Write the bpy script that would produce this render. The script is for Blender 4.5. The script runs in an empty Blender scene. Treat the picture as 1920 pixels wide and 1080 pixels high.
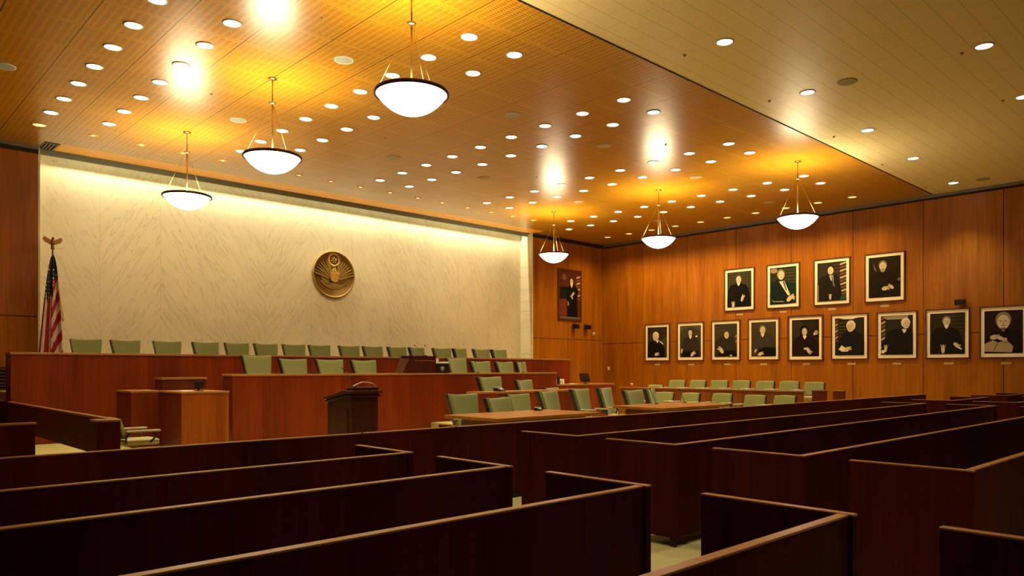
import bpy, math, random
from math import sin, cos, pi, radians
from mathutils import Vector
random.seed(4)
scn = bpy.context.scene
COL = scn.collection

# ------------------------------------------------------------------ helpers
class MB:
    """collects shapes; build() links them as one mesh object"""
    def __init__(s): s.v = []; s.f = []; s.m = []; s.sm = []
    def add(s, vs, fs, m=0, smooth=False):
        o = len(s.v); s.v += [tuple(p) for p in vs]
        for f in fs:
            s.f.append([i + o for i in f]); s.m.append(m); s.sm.append(smooth)
        return s
    def box(s, x0, x1, y0, y1, z0, z1, m=0):
        v = [(x, y, z) for z in (z0, z1) for y in (y0, y1) for x in (x0, x1)]
        return s.add(v, [(0,2,3,1),(4,5,7,6),(0,1,5,4),(2,6,7,3),(0,4,6,2),(1,3,7,5)], m)
    def prism(s, poly, a0, a1, axis='y', m=0):
        """polygon in the two other axes, extruded from a0 to a1"""
        def P(p, a):
            return {'y': (p[0], a, p[1]), 'x': (a, p[0], p[1]), 'z': (p[0], p[1], a)}[axis]
        n = len(poly)
        v = [P(p, a0) for p in poly] + [P(p, a1) for p in poly]
        fs = [tuple(range(n))[::-1], tuple(range(n, 2*n))] + [(i, (i+1) % n, n+(i+1) % n, n+i) for i in range(n)]
        return s.add(v, fs, m)
    def lathe(s, prof, c=(0,0,0), n=32, m=0, axis='z', smooth=True, cap=True):
        v = []
        for r, h in prof:
            for k in range(n):
                a = 2*pi*k/n
                p = (r*cos(a), r*sin(a), h) if axis == 'z' else ((r*cos(a), h, r*sin(a)) if axis == 'y' else (h, r*cos(a), r*sin(a)))
                v.append((p[0]+c[0], p[1]+c[1], p[2]+c[2]))
        fs = []
        for i in range(len(prof)-1):
            for k in range(n):
                k2 = (k+1) % n
                fs.append((i*n+k, i*n+k2, (i+1)*n+k2, (i+1)*n+k))
        s.add(v, fs, m, smooth)
        if cap:
            o = len(s.v) - len(v)
            s.f.append([o+k for k in range(n)][::-1]); s.m.append(m); s.sm.append(False)
            s.f.append([o+(len(prof)-1)*n+k for k in range(n)]); s.m.append(m); s.sm.append(False)
        return s
    def tube(s, pts, r, n=8, m=0):
        pts = [Vector(p) for p in pts]; rr = r if isinstance(r, (list, tuple)) else [r]*len(pts)
        v = []
        for i, p in enumerate(pts):
            t = (pts[min(i+1, len(pts)-1)] - pts[max(i-1, 0)]).normalized()
            a = t.cross(Vector((0,0,1)))
            if a.length < 1e-3: a = t.cross(Vector((1,0,0)))
            a.normalize(); b = t.cross(a)
            for k in range(n):
                q = p + (a*cos(2*pi*k/n) + b*sin(2*pi*k/n))*rr[i]; v.append(tuple(q))
        fs = [(i*n+k, i*n+(k+1) % n, (i+1)*n+(k+1) % n, (i+1)*n+k) for i in range(len(pts)-1) for k in range(n)]
        s.add(v, fs, m, True)
        o = len(s.v) - len(v)
        for idx in ([o+k for k in range(n)][::-1], [o+(len(pts)-1)*n+k for k in range(n)]):
            s.f.append(idx); s.m.append(m); s.sm.append(False)
        return s
    def ball(s, c, r, m=0, n=12, k=8):
        rx, ry, rz = r if isinstance(r, (list, tuple)) else (r, r, r)
        v = []; fs = []
        for i in range(1, k):
            t = pi*i/k
            for j in range(n):
                a = 2*pi*j/n
                v.append((c[0]+rx*sin(t)*cos(a), c[1]+ry*sin(t)*sin(a), c[2]+rz*cos(t)))
        top = len(v); v.append((c[0], c[1], c[2]+rz)); v.append((c[0], c[1], c[2]-rz))
        for i in range(k-2):
            for j in range(n):
                fs.append((i*n+j, (i+1)*n+j, (i+1)*n+(j+1) % n, i*n+(j+1) % n))
        for j in range(n):
            fs.append((top, j, (j+1) % n)); fs.append((top+1, (k-2)*n+(j+1) % n, (k-2)*n+j))
        return s.add(v, fs, m, True)
    def flat(s, poly, y, m=0):
        """a flat polygon facing -Y"""
        return s.add([(p[0], y, p[1]) for p in poly], [tuple(range(len(poly)))], m)
    def shell(s, F, B, nu, nv, m=0):
        """closed slab between front F(i,j) and back B(i,j) grids"""
        v = [F(i/nu, j/nv) for j in range(nv+1) for i in range(nu+1)] + [B(i/nu, j/nv) for j in range(nv+1) for i in range(nu+1)]
        N = (nu+1)*(nv+1); w = nu+1; fs = []
        for j in range(nv):
            for i in range(nu):
                a = j*w+i; fs.append((a, a+1, a+w+1, a+w)); fs.append((N+a, N+a+w, N+a+w+1, N+a+1))
        for i in range(nu):
            fs.append((i, N+i, N+i+1, i+1)); a = nv*w+i; fs.append((a, a+1, N+a+1, N+a))
        for j in range(nv):
            a = j*w; fs.append((a, a+w, N+a+w, N+a)); a = j*w+nu; fs.append((a, N+a, N+a+w, a+w))
        return s.add(v, fs, m, True)
    def build(s, name, mats, parent=None, loc=None, bevel=0, sub=0):
        me = bpy.data.meshes.new(name); me.from_pydata(s.v, [], s.f)
        for mt in (mats if isinstance(mats, (list, tuple)) else [mats]): me.materials.append(mt)
        me.polygons.foreach_set('material_index', s.m); me.polygons.foreach_set('use_smooth', s.sm)
        me.update()
        o = bpy.data.objects.new(name, me); COL.objects.link(o)
        if parent: o.parent = parent
        if loc: o.location = loc
        if bevel:
            b = o.modifiers.new('bevel', 'BEVEL'); b.width = bevel; b.segments = 2; b.limit_method = 'ANGLE'
        if sub:
            b = o.modifiers.new('sub', 'SUBSURF'); b.levels = sub; b.render_levels = sub
        return o

def tag(o, label=None, cat=None, group=None, kind=None):
    if label: o['label'] = label
    if cat: o['category'] = cat
    if group: o['group'] = group
    if kind: o['kind'] = kind
    return o
def thing(name, label, cat, loc=(0,0,0), rz=0, group=None):
    o = bpy.data.objects.new(name, None); COL.objects.link(o)
    o.location = loc; o.rotation_euler = (0, 0, rz); o.empty_display_size = .1
    return tag(o, label, cat, group)
def copy_tree(o, parent=None):
    c = o.copy(); COL.objects.link(c)
    if parent: c.parent = parent
    for ch in list(o.children): copy_tree(ch, c)
    return c
def struct(o): o['kind'] = 'structure'; return o

# ------------------------------------------------------------------ materials
class G:
    def __init__(s, name):
        s.m = bpy.data.materials.new(name); s.m.use_nodes = True
        s.t = s.m.node_tree; s.n = s.t.nodes; s.p = s.n['Principled BSDF']
    def N(s, typ, **kw):
        n = s.n.new(typ)
        for k, v in kw.items():
            if hasattr(n, k): setattr(n, k, v)
            else: n.inputs[k].default_value = v
        return n
    def L(s, a, b): s.t.links.new(a, b)
    def math(s, op, a, b=None, c=None):
        n = s.n.new('ShaderNodeMath'); n.operation = op
        for i, x in enumerate((a, b, c)):
            if x is None: continue
            if isinstance(x, (int, float)): n.inputs[i].default_value = x
            else: s.L(x, n.inputs[i])
        return n.outputs[0]
    def mix(s, fac, a, b):
        n = s.n.new('ShaderNodeMix'); n.data_type = 'RGBA'
        for i, x in ((0, fac), (6, a), (7, b)):
            if isinstance(x, (int, float)): n.inputs[i].default_value = x
            elif isinstance(x, tuple): n.inputs[i].default_value = x if len(x) == 4 else x + (1,)
            else: s.L(x, n.inputs[i])
        return n.outputs[2]
    def coord(s, which='Object'):
        return s.n.new('ShaderNodeTexCoord').outputs[which]
    def xyz(s, v):
        n = s.n.new('ShaderNodeSeparateXYZ'); s.L(v, n.inputs[0]); return n.outputs
    def comb(s, x, y, z):
        n = s.n.new('ShaderNodeCombineXYZ')
        for i, q in enumerate((x, y, z)):
            if isinstance(q, (int, float)): n.inputs[i].default_value = q
            else: s.L(q, n.inputs[i])
        return n.outputs[0]
    def noise(s, v, scale, detail=3, rough=.55):
        n = s.n.new('ShaderNodeTexNoise'); s.L(v, n.inputs['Vector'])
        n.inputs['Scale'].default_value = scale; n.inputs['Detail'].default_value = detail; n.inputs['Roughness'].default_value = rough
        return n.outputs['Fac']
    def ramp(s, f, *st):
        n = s.n.new('ShaderNodeValToRGB'); e = n.color_ramp.elements
        while len(e) < len(st): e.new(.5)
        for q, (p, c) in zip(e, st): q.position = p; q.color = c if len(c) == 4 else tuple(c) + (1,)
        s.L(f, n.inputs[0]); return n.outputs[0]
    def base(s, c):
        if isinstance(c, tuple): s.p.inputs['Base Color'].default_value = c if len(c) == 4 else c + (1,)
        else: s.L(c, s.p.inputs['Base Color'])
        return s
    def set(s, **kw):
        for k, v in kw.items(): s.p.inputs[k.replace('_', ' ')].default_value = v
        return s

def plain(name, c, rough=.5, metal=0, **kw):
    g = G(name); g.base(c).set(Roughness=rough, Metallic=metal, **kw); return g.m
def wood(name, c0, c1, rough=.3, axis='z', leaf=0, spec=.5, coat=0, amt=1.0, leafaxis='x'):
    """veneer with the grain along one axis; leaf = width of a sheet of veneer with its own tone"""
    g = G(name); x, y, z = g.xyz(g.coord())[:3]
    fine, slow = 22, .9
    k = {'x': (slow, fine, fine), 'y': (fine, slow, fine), 'z': (fine, fine, slow)}[axis]
    v = g.comb(g.math('MULTIPLY', x, k[0]), g.math('MULTIPLY', y, k[1]), g.math('MULTIPLY', z, k[2]))
    f = g.noise(v, 1, 5, .65)
    v2 = g.comb(g.math('MULTIPLY', x, k[0]*.16), g.math('MULTIPLY', y, k[1]*.16), g.math('MULTIPLY', z, k[2]*.3))
    f2 = g.noise(v2, 1, 2)
    h = g.math('ADD', g.math('MULTIPLY', f, .65*amt), g.math('MULTIPLY', f2, .55*amt))
    if leaf:
        w = g.n.new('ShaderNodeTexWhiteNoise'); w.noise_dimensions = '1D'
        g.L(g.math('FLOOR', g.math('DIVIDE', {'x': x, 'y': y}[leafaxis], leaf)), w.inputs['W'])
        h = g.math('ADD', h, g.math('MULTIPLY', g.math('SUBTRACT', w.outputs['Value'], .5), .19))
    g.base(g.ramp(h, (.36*amt, c0), (.80*amt, c1)))
    g.set(Roughness=rough, Coat_Weight=coat, Coat_Roughness=.12)
    g.p.inputs['Specular IOR Level'].default_value = spec
    return g.m
def emit(name, c, strength):
    g = G(name); g.base((.8, .8, .8)); g.p.inputs['Emission Color'].default_value = c + (1,); g.p.inputs['Emission Strength'].default_value = strength
    return g.m

M = {}
M['wall'] = wood('wall veneer', (.20, .056, .0022), (.43, .152, .0060), .30, 'z', 0, spec=.25)
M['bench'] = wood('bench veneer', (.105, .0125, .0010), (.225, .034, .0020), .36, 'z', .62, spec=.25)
M['bench_shaded'] = wood('bench veneer shaded side', (.070, .008, .0010), (.15, .022, .002), .38, 'z', 0)  # bench veneer darkened: shade of the side faces put into the colour
M['top'] = wood('table top veneer', (.20, .066, .006), (.38, .145, .014), .28, 'x', 0)
M['pew'] = wood('dimmed dark mahogany', (.028, .0034, .0008), (.084, .0095, .0018), .62, 'z', .9, spec=.06)  # bench wood made darker: dim light over the pews is in the base
M['cap'] = wood('top-lit mahogany cap', (.23, .095, .024), (.42, .185, .045), .30, 'x', 0, spec=.55)  # same wood as below, paler: top light and reflection painted in
M['capy'] = wood('top-lit mahogany cap across', (.19, .070, .018), (.34, .135, .034), .30, 'y', 0, spec=.55)  # crosswise grain, top light painted in likewise
M['lectern'] = wood('lectern mahogany', (.030, .006, .002), (.075, .014, .004), .42, 'z', spec=.25)
M['groove'] = plain('dark joint', (.012, .004, .002), .8)
M['metaltrim'] = plain('grey metal trim', (.16, .13, .10), .45, .3)
M['black'] = plain('black plastic', (.008, .008, .008), .35)
M['white'] = plain('white plastic', (.7, .66, .58), .45)
M['paper'] = plain('paper', (.75, .70, .58), .8)
M['brass'] = plain('brass', (.42, .28, .10), .34, 1)
M['bronze'] = plain('bronze', (.36, .225, .045), .38, .6)
M['bronze_d'] = plain('dark bronze', (.20, .110, .020), .45, .6)
M['bronze_l'] = plain('bright bronze', (.66, .42, .09), .36, .6)
M['rim'] = plain('dark bronze rim', (.050, .014, .006), .35, .5)
M['chrome'] = plain('chrome', (.6, .58, .52), .18, 1)
M['shell'] = plain('black chair shell', (.012, .012, .010), .4)
M['pad'] = plain('arm pad', (.36, .32, .20), .55)
M['armwood'] = plain('dark arm', (.030, .014, .008), .4)
M['grille'] = plain('speaker grille', (.34, .38, .32), .7)
M['grille2'] = plain('tan speaker grille', (.34, .27, .15), .7)
M['sprinkler'] = plain('sprinkler', (.30, .20, .10), .5)
M['frame'] = wood('picture frame', (.060, .014, .003), (.11, .028, .006), .35, 'z')
M['mat'] = plain('cream mat', (.93, .85, .66), .8)
M['plate'] = plain('pale name plate', (.50, .34, .16), .5)
M['lens'] = emit('lit lens', (1, .86, .60), 5.0)
M['lens_dim'] = emit('shielded lens', (1, .50, .16), .9)
M['lens_star'] = emit('shielded lamp', (1, .70, .32), 1.6)
M['lens_white'] = emit('white lit lens', (1, .93, .86), 5.0)
M['bowl'] = emit('lit alabaster glass', (1, .94, .80), 4.0)
M['ring'] = plain('downlight ring', (.42, .36, .26), .4)

def fabric(name, a, b):
    g = G(name); f = g.noise(g.coord(), 140, 2); g.base(g.ramp(f, (.35, a), (.65, b))).set(Roughness=.75); g.p.inputs['Sheen Weight'].default_value = .25
    return g.m
M['green'] = fabric('sage upholstery', (.120, .138, .024), (.165, .186, .036))
M['green_j'] = fabric('pale sage upholstery', (.195, .215, .045), (.26, .28, .065))
M['seatfab'] = fabric('top-lit seat upholstery', (.28, .26, .09), (.36, .33, .12))  # light from above painted in: paler than the backrest fabric

g = G('carpet'); f = g.noise(g.coord(), 60, 4); f2 = g.noise(g.coord(), 1.2, 2)
g.base(g.mix(f2, g.ramp(f, (.3, (.32, .275, .085)), (.7, (.46, .40, .13))), (.42, .36, .12))).set(Roughness=.95); M['carpet'] = g.m

# perforated wooden ceiling: boards .947 x .997 with slots .065 long
PX0, PW, PY0, PD = 2.85, .947, 10.95, .997
g = G('perforated wood ceiling'); x, y, z = g.xyz(g.coord())[:3]
px = g.math('FRACT', g.math('DIVIDE', g.math('SUBTRACT', x, PX0-PW*20), PW)); py = g.math('FRACT', g.math('DIVIDE', g.math('SUBTRACT', y, PY0-PD*20), PD))
ex = g.math('ABSOLUTE', g.math('SUBTRACT', px, .5)); ey = g.math('ABSOLUTE', g.math('SUBTRACT', py, .5))
joint = g.math('MAXIMUM', g.math('GREATER_THAN', ex, .4900), g.math('MULTIPLY', g.math('GREATER_THAN', ey, .4955), .45))
inside = g.math('MULTIPLY', g.math('LESS_THAN', ex, .452), g.math('LESS_THAN', ey, .462))
sx = g.math('LESS_THAN', g.math('ABSOLUTE', g.math('SUBTRACT', g.math('FRACT', g.math('MULTIPLY', px, 9)), .5)), .31)
sy = g.math('LESS_THAN', g.math('ABSOLUTE', g.math('SUBTRACT', g.math('FRACT', g.math('MULTIPLY', py, 20)), .5)), .22)
slot = g.math('MULTIPLY', inside, g.math('MULTIPLY', sx, sy))
gr = g.noise(g.comb(g.math('MULTIPLY', x, 1.2), g.math('MULTIPLY', y, 26), 0), 1, 4, .6)
tone = g.n.new('ShaderNodeTexWhiteNoise'); tone.noise_dimensions = '2D'
g.L(g.comb(g.math('FLOOR', g.math('DIVIDE', g.math('SUBTRACT', x, PX0), PW)), g.math('FLOOR', g.math('DIVIDE', g.math('SUBTRACT', y, PY0), PD)), 0), tone.inputs['Vector'])
h = g.math('ADD', gr, g.math('MULTIPLY', g.math('SUBTRACT', tone.outputs['Value'], .5), .12))
c = g.ramp(h, (.3, (.40, .180, .008)), (.75, (.54, .265, .016)))
c = g.mix(slot, c, (.23, .098, .007)); c = g.mix(joint, c, (.10, .03, .004))
g.base(c).set(Roughness=.30); M['ceil'] = g.m
M['soffit'] = wood('soffit wood with painted bounce', (.88, .40, .015), (.96, .48, .030), .45, 'x')  # bright orange carries the bounce light off the marble

g = G('pale ceiling tile'); x, y, z = g.xyz(g.coord())[:3]
row = g.math('DIVIDE', y, .315); ry = g.math('ABSOLUTE', g.math('SUBTRACT', g.math('FRACT', row), .5))
off = g.math('MULTIPLY', g.math('FLOOR', row), .5)
rx = g.math('ABSOLUTE', g.math('SUBTRACT', g.math('FRACT', g.math('ADD', g.math('DIVIDE', x, .62), off)), .5))
j = g.math('MAXIMUM', g.math('MULTIPLY', g.math('GREATER_THAN', ry, .480), .42), g.math('MULTIPLY', g.math('GREATER_THAN', rx, .492), .30))
cc = g.ramp(g.noise(g.coord(), 30, 3), (.3, (.70, .58, .31)), (.7, (.80, .67, .37)))
g.base(g.mix(j, cc, (.22, .17, .10))).set(Roughness=.42); g.p.inputs['Specular IOR Level'].default_value = .35; M['tile'] = g.m

g = G('veined marble'); x, y, z = g.xyz(g.coord())[:3]
slab = g.math('DIVIDE', g.math('SUBTRACT', x, 3.69), 1.385)
wn = g.n.new('ShaderNodeTexWhiteNoise'); wn.noise_dimensions = '1D'; g.L(g.math('FLOOR', slab), wn.inputs['W'])
sgn = g.math('SUBTRACT', g.math('MULTIPLY', g.math('GREATER_THAN', wn.outputs['Value'], .35), 2), 1)
loc_x = g.math('SUBTRACT', g.math('FRACT', slab), .5)
warp = g.math('MULTIPLY', g.math('SUBTRACT', g.noise(g.coord(), .9, 2), .5), .40)
pp = g.math('ADD', g.math('MULTIPLY', g.math('MULTIPLY', loc_x, sgn), 1.385), warp)
u = g.math('ADD', g.math('MULTIPLY', pp, .86), g.math('MULTIPLY', z, .50)); w = g.math('SUBTRACT', g.math('MULTIPLY', z, .86), g.math('MULTIPLY', pp, .50))
v = g.comb(g.math('MULTIPLY', u, 12.0), g.math('MULTIPLY', w, 1.25), g.math('MULTIPLY', g.math('FLOOR', slab), 3.7))
n1 = g.noise(v, 1, 4, .60); n2 = g.noise(g.comb(g.math('MULTIPLY', x, .55), g.math('MULTIPLY', z, .55), y), 1, 3)
vein = g.ramp(n1, (.52, (1, 1, 1)), (.56, (.25, .25, .25)), (.59, (1, 1, 1)))
bt = g.n.new('ShaderNodeRGBToBW'); g.L(vein, bt.inputs[0])
vm = g.math('MULTIPLY', g.math('SUBTRACT', 1, bt.outputs[0]), g.math('MULTIPLY', n2, .95))
c = g.mix(g.ramp(n2, (.3, (0, 0, 0)), (.75, (1, 1, 1))), (.72, .66, .43), (.62, .56, .35))
c = g.mix(vm, c, (.26, .23, .14))
seam = g.math('GREATER_THAN', g.math('ABSOLUTE', g.math('SUBTRACT', g.math('FRACT', slab), .5)), .4965)
c = g.mix(g.math('MULTIPLY', seam, .35), c, (.30, .24, .13))
g.base(c).set(Roughness=.38); M['marble'] = g.m

# ------------------------------------------------------------------ the room
ZC = 6.4; XL, XR, YB, YN, YR = -1.2, 23.1, 19.2, 19.8, -4.2     # left wall, right wall, back wall, marble niche, rear wall
NX0, NX1 = 3.69, 19.13                                           # marble niche
YE = 7.15                                                         # edge between wooden and pale ceiling
struct(MB().box(XL-.2, XR+.2, YR-.2, YN+.2, -.2, 0).build('floor', M['carpet']))
def panel_wall(name, axis, pos, a0, a1, seams, zs, thick=.12, face=-1):
    """wooden wall of separate sheets with dark joints"""
    mb = MB(); gap = .009
    edges = [a0] + sorted(s for s in seams if a0 < s < a1) + [a1]
    zz = [0] + zs + [ZC]
    p0, p1 = pos, pos - face*thick
    for i in range(len(edges)-1):
        for k in range(len(zz)-1):
            b0, b1, c0, c1 = edges[i]+gap, edges[i+1]-gap, zz[k]+(gap if k else 0), zz[k+1]-(gap if k < len(zz)-2 else 0)
            lo, hi = min(p0, p1-face*-.03), max(p0, p1-face*-.03)
            if axis == 'x': mb.box(b0, b1, lo, hi, c0, c1, 0)
            else: mb.box(lo, hi, b0, b1, c0, c1, 0)
    q0, q1 = pos-face*.03, pos-face*(thick+.08)
    if axis == 'x': mb.box(a0, a1, min(q0, q1), max(q0, q1), 0, ZC, 1)
    else: mb.box(min(q0, q1), max(q0, q1), a0, a1, 0, ZC, 1)
    return struct(mb.build(name, [M['wall'], M['groove']]))
panel_wall('wall_right', 'y', XR, YR, YB+.2, [17.24-1.965*k for k in range(11)], [2.47])
panel_wall('wall_back_right', 'x', YB, NX1, XR, [21.05], [2.6])
panel_wall('wall_back_left', 'x', YB, XL, NX0, [1.6, -.4], [2.64])
panel_wall('wall_left', 'y', XL, YR, YB+.2, [17.24-1.965*k for k in range(11)], [2.47], face=1)
struct(MB().box(XL, XR, YR-.2, YR, 0, ZC).build('wall_rear', M['wall']))
struct(MB().box(NX0-.1, NX1+.1, YN, YN+.2, 0, ZC+.9).build('wall_marble', M['marble']))
struct(MB().box(NX1-.03, NX1+.012, YB-.012, YN, 0, ZC-.002).box(NX0-.012, NX0+.03, YB-.012, YN, 0, ZC-.002).build('wall_marble_return', M['marble']))
# ceilings
YS = 18.62                                                        # where the perforated boards stop
struct(MB().box(XL, XR, YE, YS, ZC, ZC+.08).box(XL, NX0, YS, YB, ZC, ZC+.08).box(NX1, XR, YS, YB, ZC, ZC+.08).build('ceiling', M['ceil']))
struct(MB().box(XL, XR, YR, YE, ZC, ZC+.08).build('ceiling_gallery', M['tile']))
struct(MB().box(XL, XR, YE-.010, YE+.010, ZC-.012, ZC+.01).build('trim_1', M['groove']))
struct(MB().box(4.0, NX1, YS, 19.30, ZC+.004, ZC+.06).build('trim_2', M['soffit'], bevel=.004))
# light slot above the marble: roof, back of the soffit, baffle
struct(MB().box(NX0-.05, NX1+.05, 19.3, YN+.1, ZC+.62, ZC+.7).box(NX0, NX1, 19.28, 19.30, ZC+.06, ZC+.62).box(NX0+.1, NX1-.1, 19.545, 19.555, 6.655, ZC+.62).build('ceiling_slot', M['groove']))
struct(MB().box(NX0+.05, NX1-.03, 19.435, 19.450, 6.30, ZC+.62).build('trim_3', plain('grey green baffle', (.22, .23, .17), .6)))
# metal trim, and dark strips painted as a shadow gap, atop the panelled walls
struct(MB().box(XR-.045, XR, YR, YB, 6.315, ZC-.001).build('trim_4', M['metaltrim']))
struct(MB().box(XL, NX0, YB-.045, YB, 6.33, ZC-.001).build('trim_5', M['metaltrim']))
struct(MB().box(XR-.012, XR, YR, YB, 6.262, 6.315).box(NX1, XR, YB-.03, YB, 6.27, ZC-.001).box(XL, NX0, YB-.012, YB, 6.24, 6.33).build('trim_6', M['groove']))
# louvred vent at the end of the soffit
t = thing('ceiling_vent', 'narrow louvred air vent in the ceiling at the end of the orange soffit', 'vent', (3.84, 19.04, ZC))
MB().box(-.15, .16, -.30, .30, .02, .03).build('backing', M['groove'], t)
mb = MB()
for k in range(5): mb.box(-.14+.065*k, -.115+.065*k, -.30, .30, -.006, .02)
mb.box(-.155, .165, -.315, -.30, -.008, .02).box(-.155, .165, .30, .315, -.008, .02).build('louvre', M['metaltrim'], t)

# ------------------------------------------------------------------ lights
def spot(parent, e, size=85, blend=.7, c=(1, .80, .50), r=.06, z=-.03):
    key = ('spot', e, size, c)
    l = bpy.data.lights.get(str(key)) or bpy.data.lights.new(str(key), 'SPOT')
    l.energy = e; l.spot_size = radians(size); l.spot_blend = blend; l.color = c; l.shadow_soft_size = r
    o = bpy.data.objects.new('lamp', l); COL.objects.link(o); o.parent = parent; o.location = (0, 0, z); return o
E_DOWN, E_WASH, E_GAL, E_BOWL = 62, 97, 108, 52
def downlight_proto(name, lens):
    r = thing(name, '', 'ceiling light', (0, 0, -50))
    MB().lathe([(.118, 0), (.135, 0), (.135, -.008), (.120, -.014), (.113, -.006), (.113, .0)], n=28, cap=False).build('trim_ring', M['ring'], r)
    MB().lathe([(.113, -.003), (.112, -.004), (.0005, -.004)], n=28, cap=False).build('lens', lens, r)
    return r
protos = {k: downlight_proto('recessed_downlight', M[k]) for k in ('lens', 'lens_dim', 'lens_white')}
used = set()
def place(kind, x, y, label, group, e, z=ZC, **kw):
    p = protos[kind]
    if kind in used: p = copy_tree(p)
    used.add(kind)
    return p, (x, y, z), label, group, e, kw
ORD = ['first', 'second', 'third', 'fourth', 'fifth', 'sixth', 'seventh', 'eighth', 'ninth', 'tenth', 'eleventh', 'twelfth', 'thirteenth', 'fourteenth', 'fifteenth', 'sixteenth', 'seventeenth', 'eighteenth', 'nineteenth', 'twentieth']
rowsX = [3.37, 4.37, 7.10, 8.02, 10.82, 11.76, 14.60, 15.55, 18.43, 19.48]
rowsY = [10.46, 10.43, 8.45, 8.45, 8.50, 8.52, 8.59, 8.62, 8.71, 8.75]
pend = []
for j, (rx, ry) in enumerate(zip(rowsX, rowsY)):
    n = {0: 7, 1: 7, 8: 9, 9: 10}.get(j, 9)
    for i in range(n):
        pend.append(place('lens', rx, ry + .998*i, '%s round downlight from the gallery in the %s lengthwise row, wooden ceiling' % (ORD[i], ORD[j]),
                          'round downlights in the wooden ceiling', E_DOWN))
for i in range(10):
    pend.append(place('lens_dim', 21.72, 8.84 + .998*i, '%s dim orange downlight from the gallery in the row beside the portrait wall' % ORD[i],
                      'dim downlights along the portrait wall', E_WASH, c=(1, .66, .28), size=140))
pend.append(place('lens_dim', 3.37, 17.45, 'dim orange downlight near the left wood panel, ahead of the vent', 'dim downlights along the portrait wall', 8, c=(1, .62, .26), size=100))
for k, (x, y) in enumerate([(10.0, 5.95), (12.9, 6.03), (15.85, 6.14), (18.75, 6.23), (22.0, 6.33), (13.0, 3.32), (15.95, 3.45)]):
    lab = ('%s bright white downlight from the left in the pale ceiling row beside the wooden ceiling' % ORD[k]) if k < 5 else \
          ('%s in the second row of the pale ceiling' % ('largest bright white downlight, wholly in view,' if k == 5 else 'bright white downlight cut by the picture edge'))
    pend.append(place('lens_white', x, y, lab, 'bright downlights in the pale ceiling', E_GAL, c=(1, .88, .70), size=95))
for k, (x, y) in enumerate([(4.2, 5.95), (7.1, 5.95), (1.3, 3.3), (4.2, 3.3), (7.1, 3.3), (10.0, 3.3), (4.2, .6), (4.2, -2.1), (19, 3.4)]):
    pend.append(place('lens_white', x, y, 'bright white downlight of the pale ceiling over the pews, outside the picture', 'bright downlights over the pews outside the picture', E_GAL, c=(1, .88, .70), size=95))
for p, loc, label, group, e, kw in pend:
    p.location = loc; tag(p, label, 'ceiling light', group); spot(p, e, **kw)
# shielded wall washers along the marble
w0 = thing('wall_washer', '', 'ceiling light', (0, 0, -60))
MB().lathe([(.085, .0), (.105, 0), (.105, -.006), (.09, -.010), (.075, -.002)], n=24, cap=False).build('trim_ring', M['soffit'], w0)
MB().lathe([(.088, -.003), (.035, -.003)], n=20, cap=False).build('shield', M['soffit'], w0)
MB().lathe([(.040, -.004), (.0005, -.004)], n=16, cap=False).build('lens', M['lens_star'], w0)
xs = [4.35, 5.30, 6.2, 7.10, 8.02, 9.05, 9.95, 10.85, 11.80, 12.75, 13.65, 14.62, 15.58, 16.5, 17.45]
for k, x in enumerate(xs):
    w = w0 if k == 0 else copy_tree(w0)
    w.location = (x, 17.48, ZC); q = spot(w, 19, 70, .9, (1, .80, .46)); q.rotation_euler = (radians(38), 0, 0)
    tag(w, '%s small shielded ceiling lamp from the left, in the row before the marble wall' % ORD[k], 'ceiling light', 'small shielded lamps before the marble wall')
# hidden strip lamp in the slot, washing the marble from above
l = bpy.data.lights.new('slot strip', 'AREA'); l.shape = 'RECTANGLE'; l.size = NX1-NX0-.6; l.size_y = .015; l.energy = 285; l.color = (1, .88, .64)
o = bpy.data.objects.new('slot_strip_lamp', l); COL.objects.link(o); o.location = ((NX0+NX1)/2, 19.475, 6.80); o.rotation_euler = (radians(28), 0, 0)

# pendant bowls
def bowl_lamp():
    r = thing('pendant_bowl_lamp', '', 'pendant lamp', (0, 0, -70))
    zr = 5.08-ZC
    MB().lathe([(.0005, 0), (.075, 0), (.075, -.012), (.03, -.03), (.0005, -.03)], n=24, cap=False).build('canopy', M['brass'], r)
    MB().tube([(0, 0, -.02), (0, 0, -.42)], .010).build('rod', M['brass'], r)
    MB().lathe([(.0005, -.40), (.055, -.405), (.062, -.42), (.055, -.435), (.0005, -.44)], n=20, cap=False).build('collar', M['brass'], r)
    MB().tube([(0, 0, -.43), (0, 0, zr-.03)], .016).build('stem', M['brass'], r)
    for k in range(3):
        a = radians(25 + 120*k)
        MB().tube([(.03*cos(a), .03*sin(a), -.44), (.452*cos(a), .452*sin(a), zr+.01)], .0030, n=6).build('cable', M['brass'], r)
    R, D = .468, .285
    prof = [(max(R*sin(t), .0005), -D*(1-(1-cos(t))/(1-cos(pi/2*.62)))) for t in [pi/2*.62*i/14 for i in range(15)]]
    prof = [(rr/prof[-1][0]*R if rr > .001 else .0005, zz) for rr, zz in prof]
    inner = [(max(rr-.012, .0005), zz+.012) for rr, zz in prof][::-1]
    MB().lathe(prof + inner, (0, 0, zr), 48, cap=False).build('bowl', M['bowl'], r)
    MB().lathe([(.456, .008), (.478, .008), (.488, .0), (.488, -.034), (.478, -.042), (.458, -.038), (.456, .008)], (0, 0, zr+.005), 48, cap=False).build('rim', M['rim'], r)
    l = bpy.data.lights.new('bulb', 'AREA'); l.shape = 'DISK'; l.size = .62; l.energy = E_BOWL; l.color = (1, .80, .42)
    o = bpy.data.objects.new('bulb_light', l); COL.objects.link(o); o.parent = r; o.location = (0, 0, zr-.05); o.rotation_euler = (pi, 0, 0)
    return r
b0 = bowl_lamp()
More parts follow.
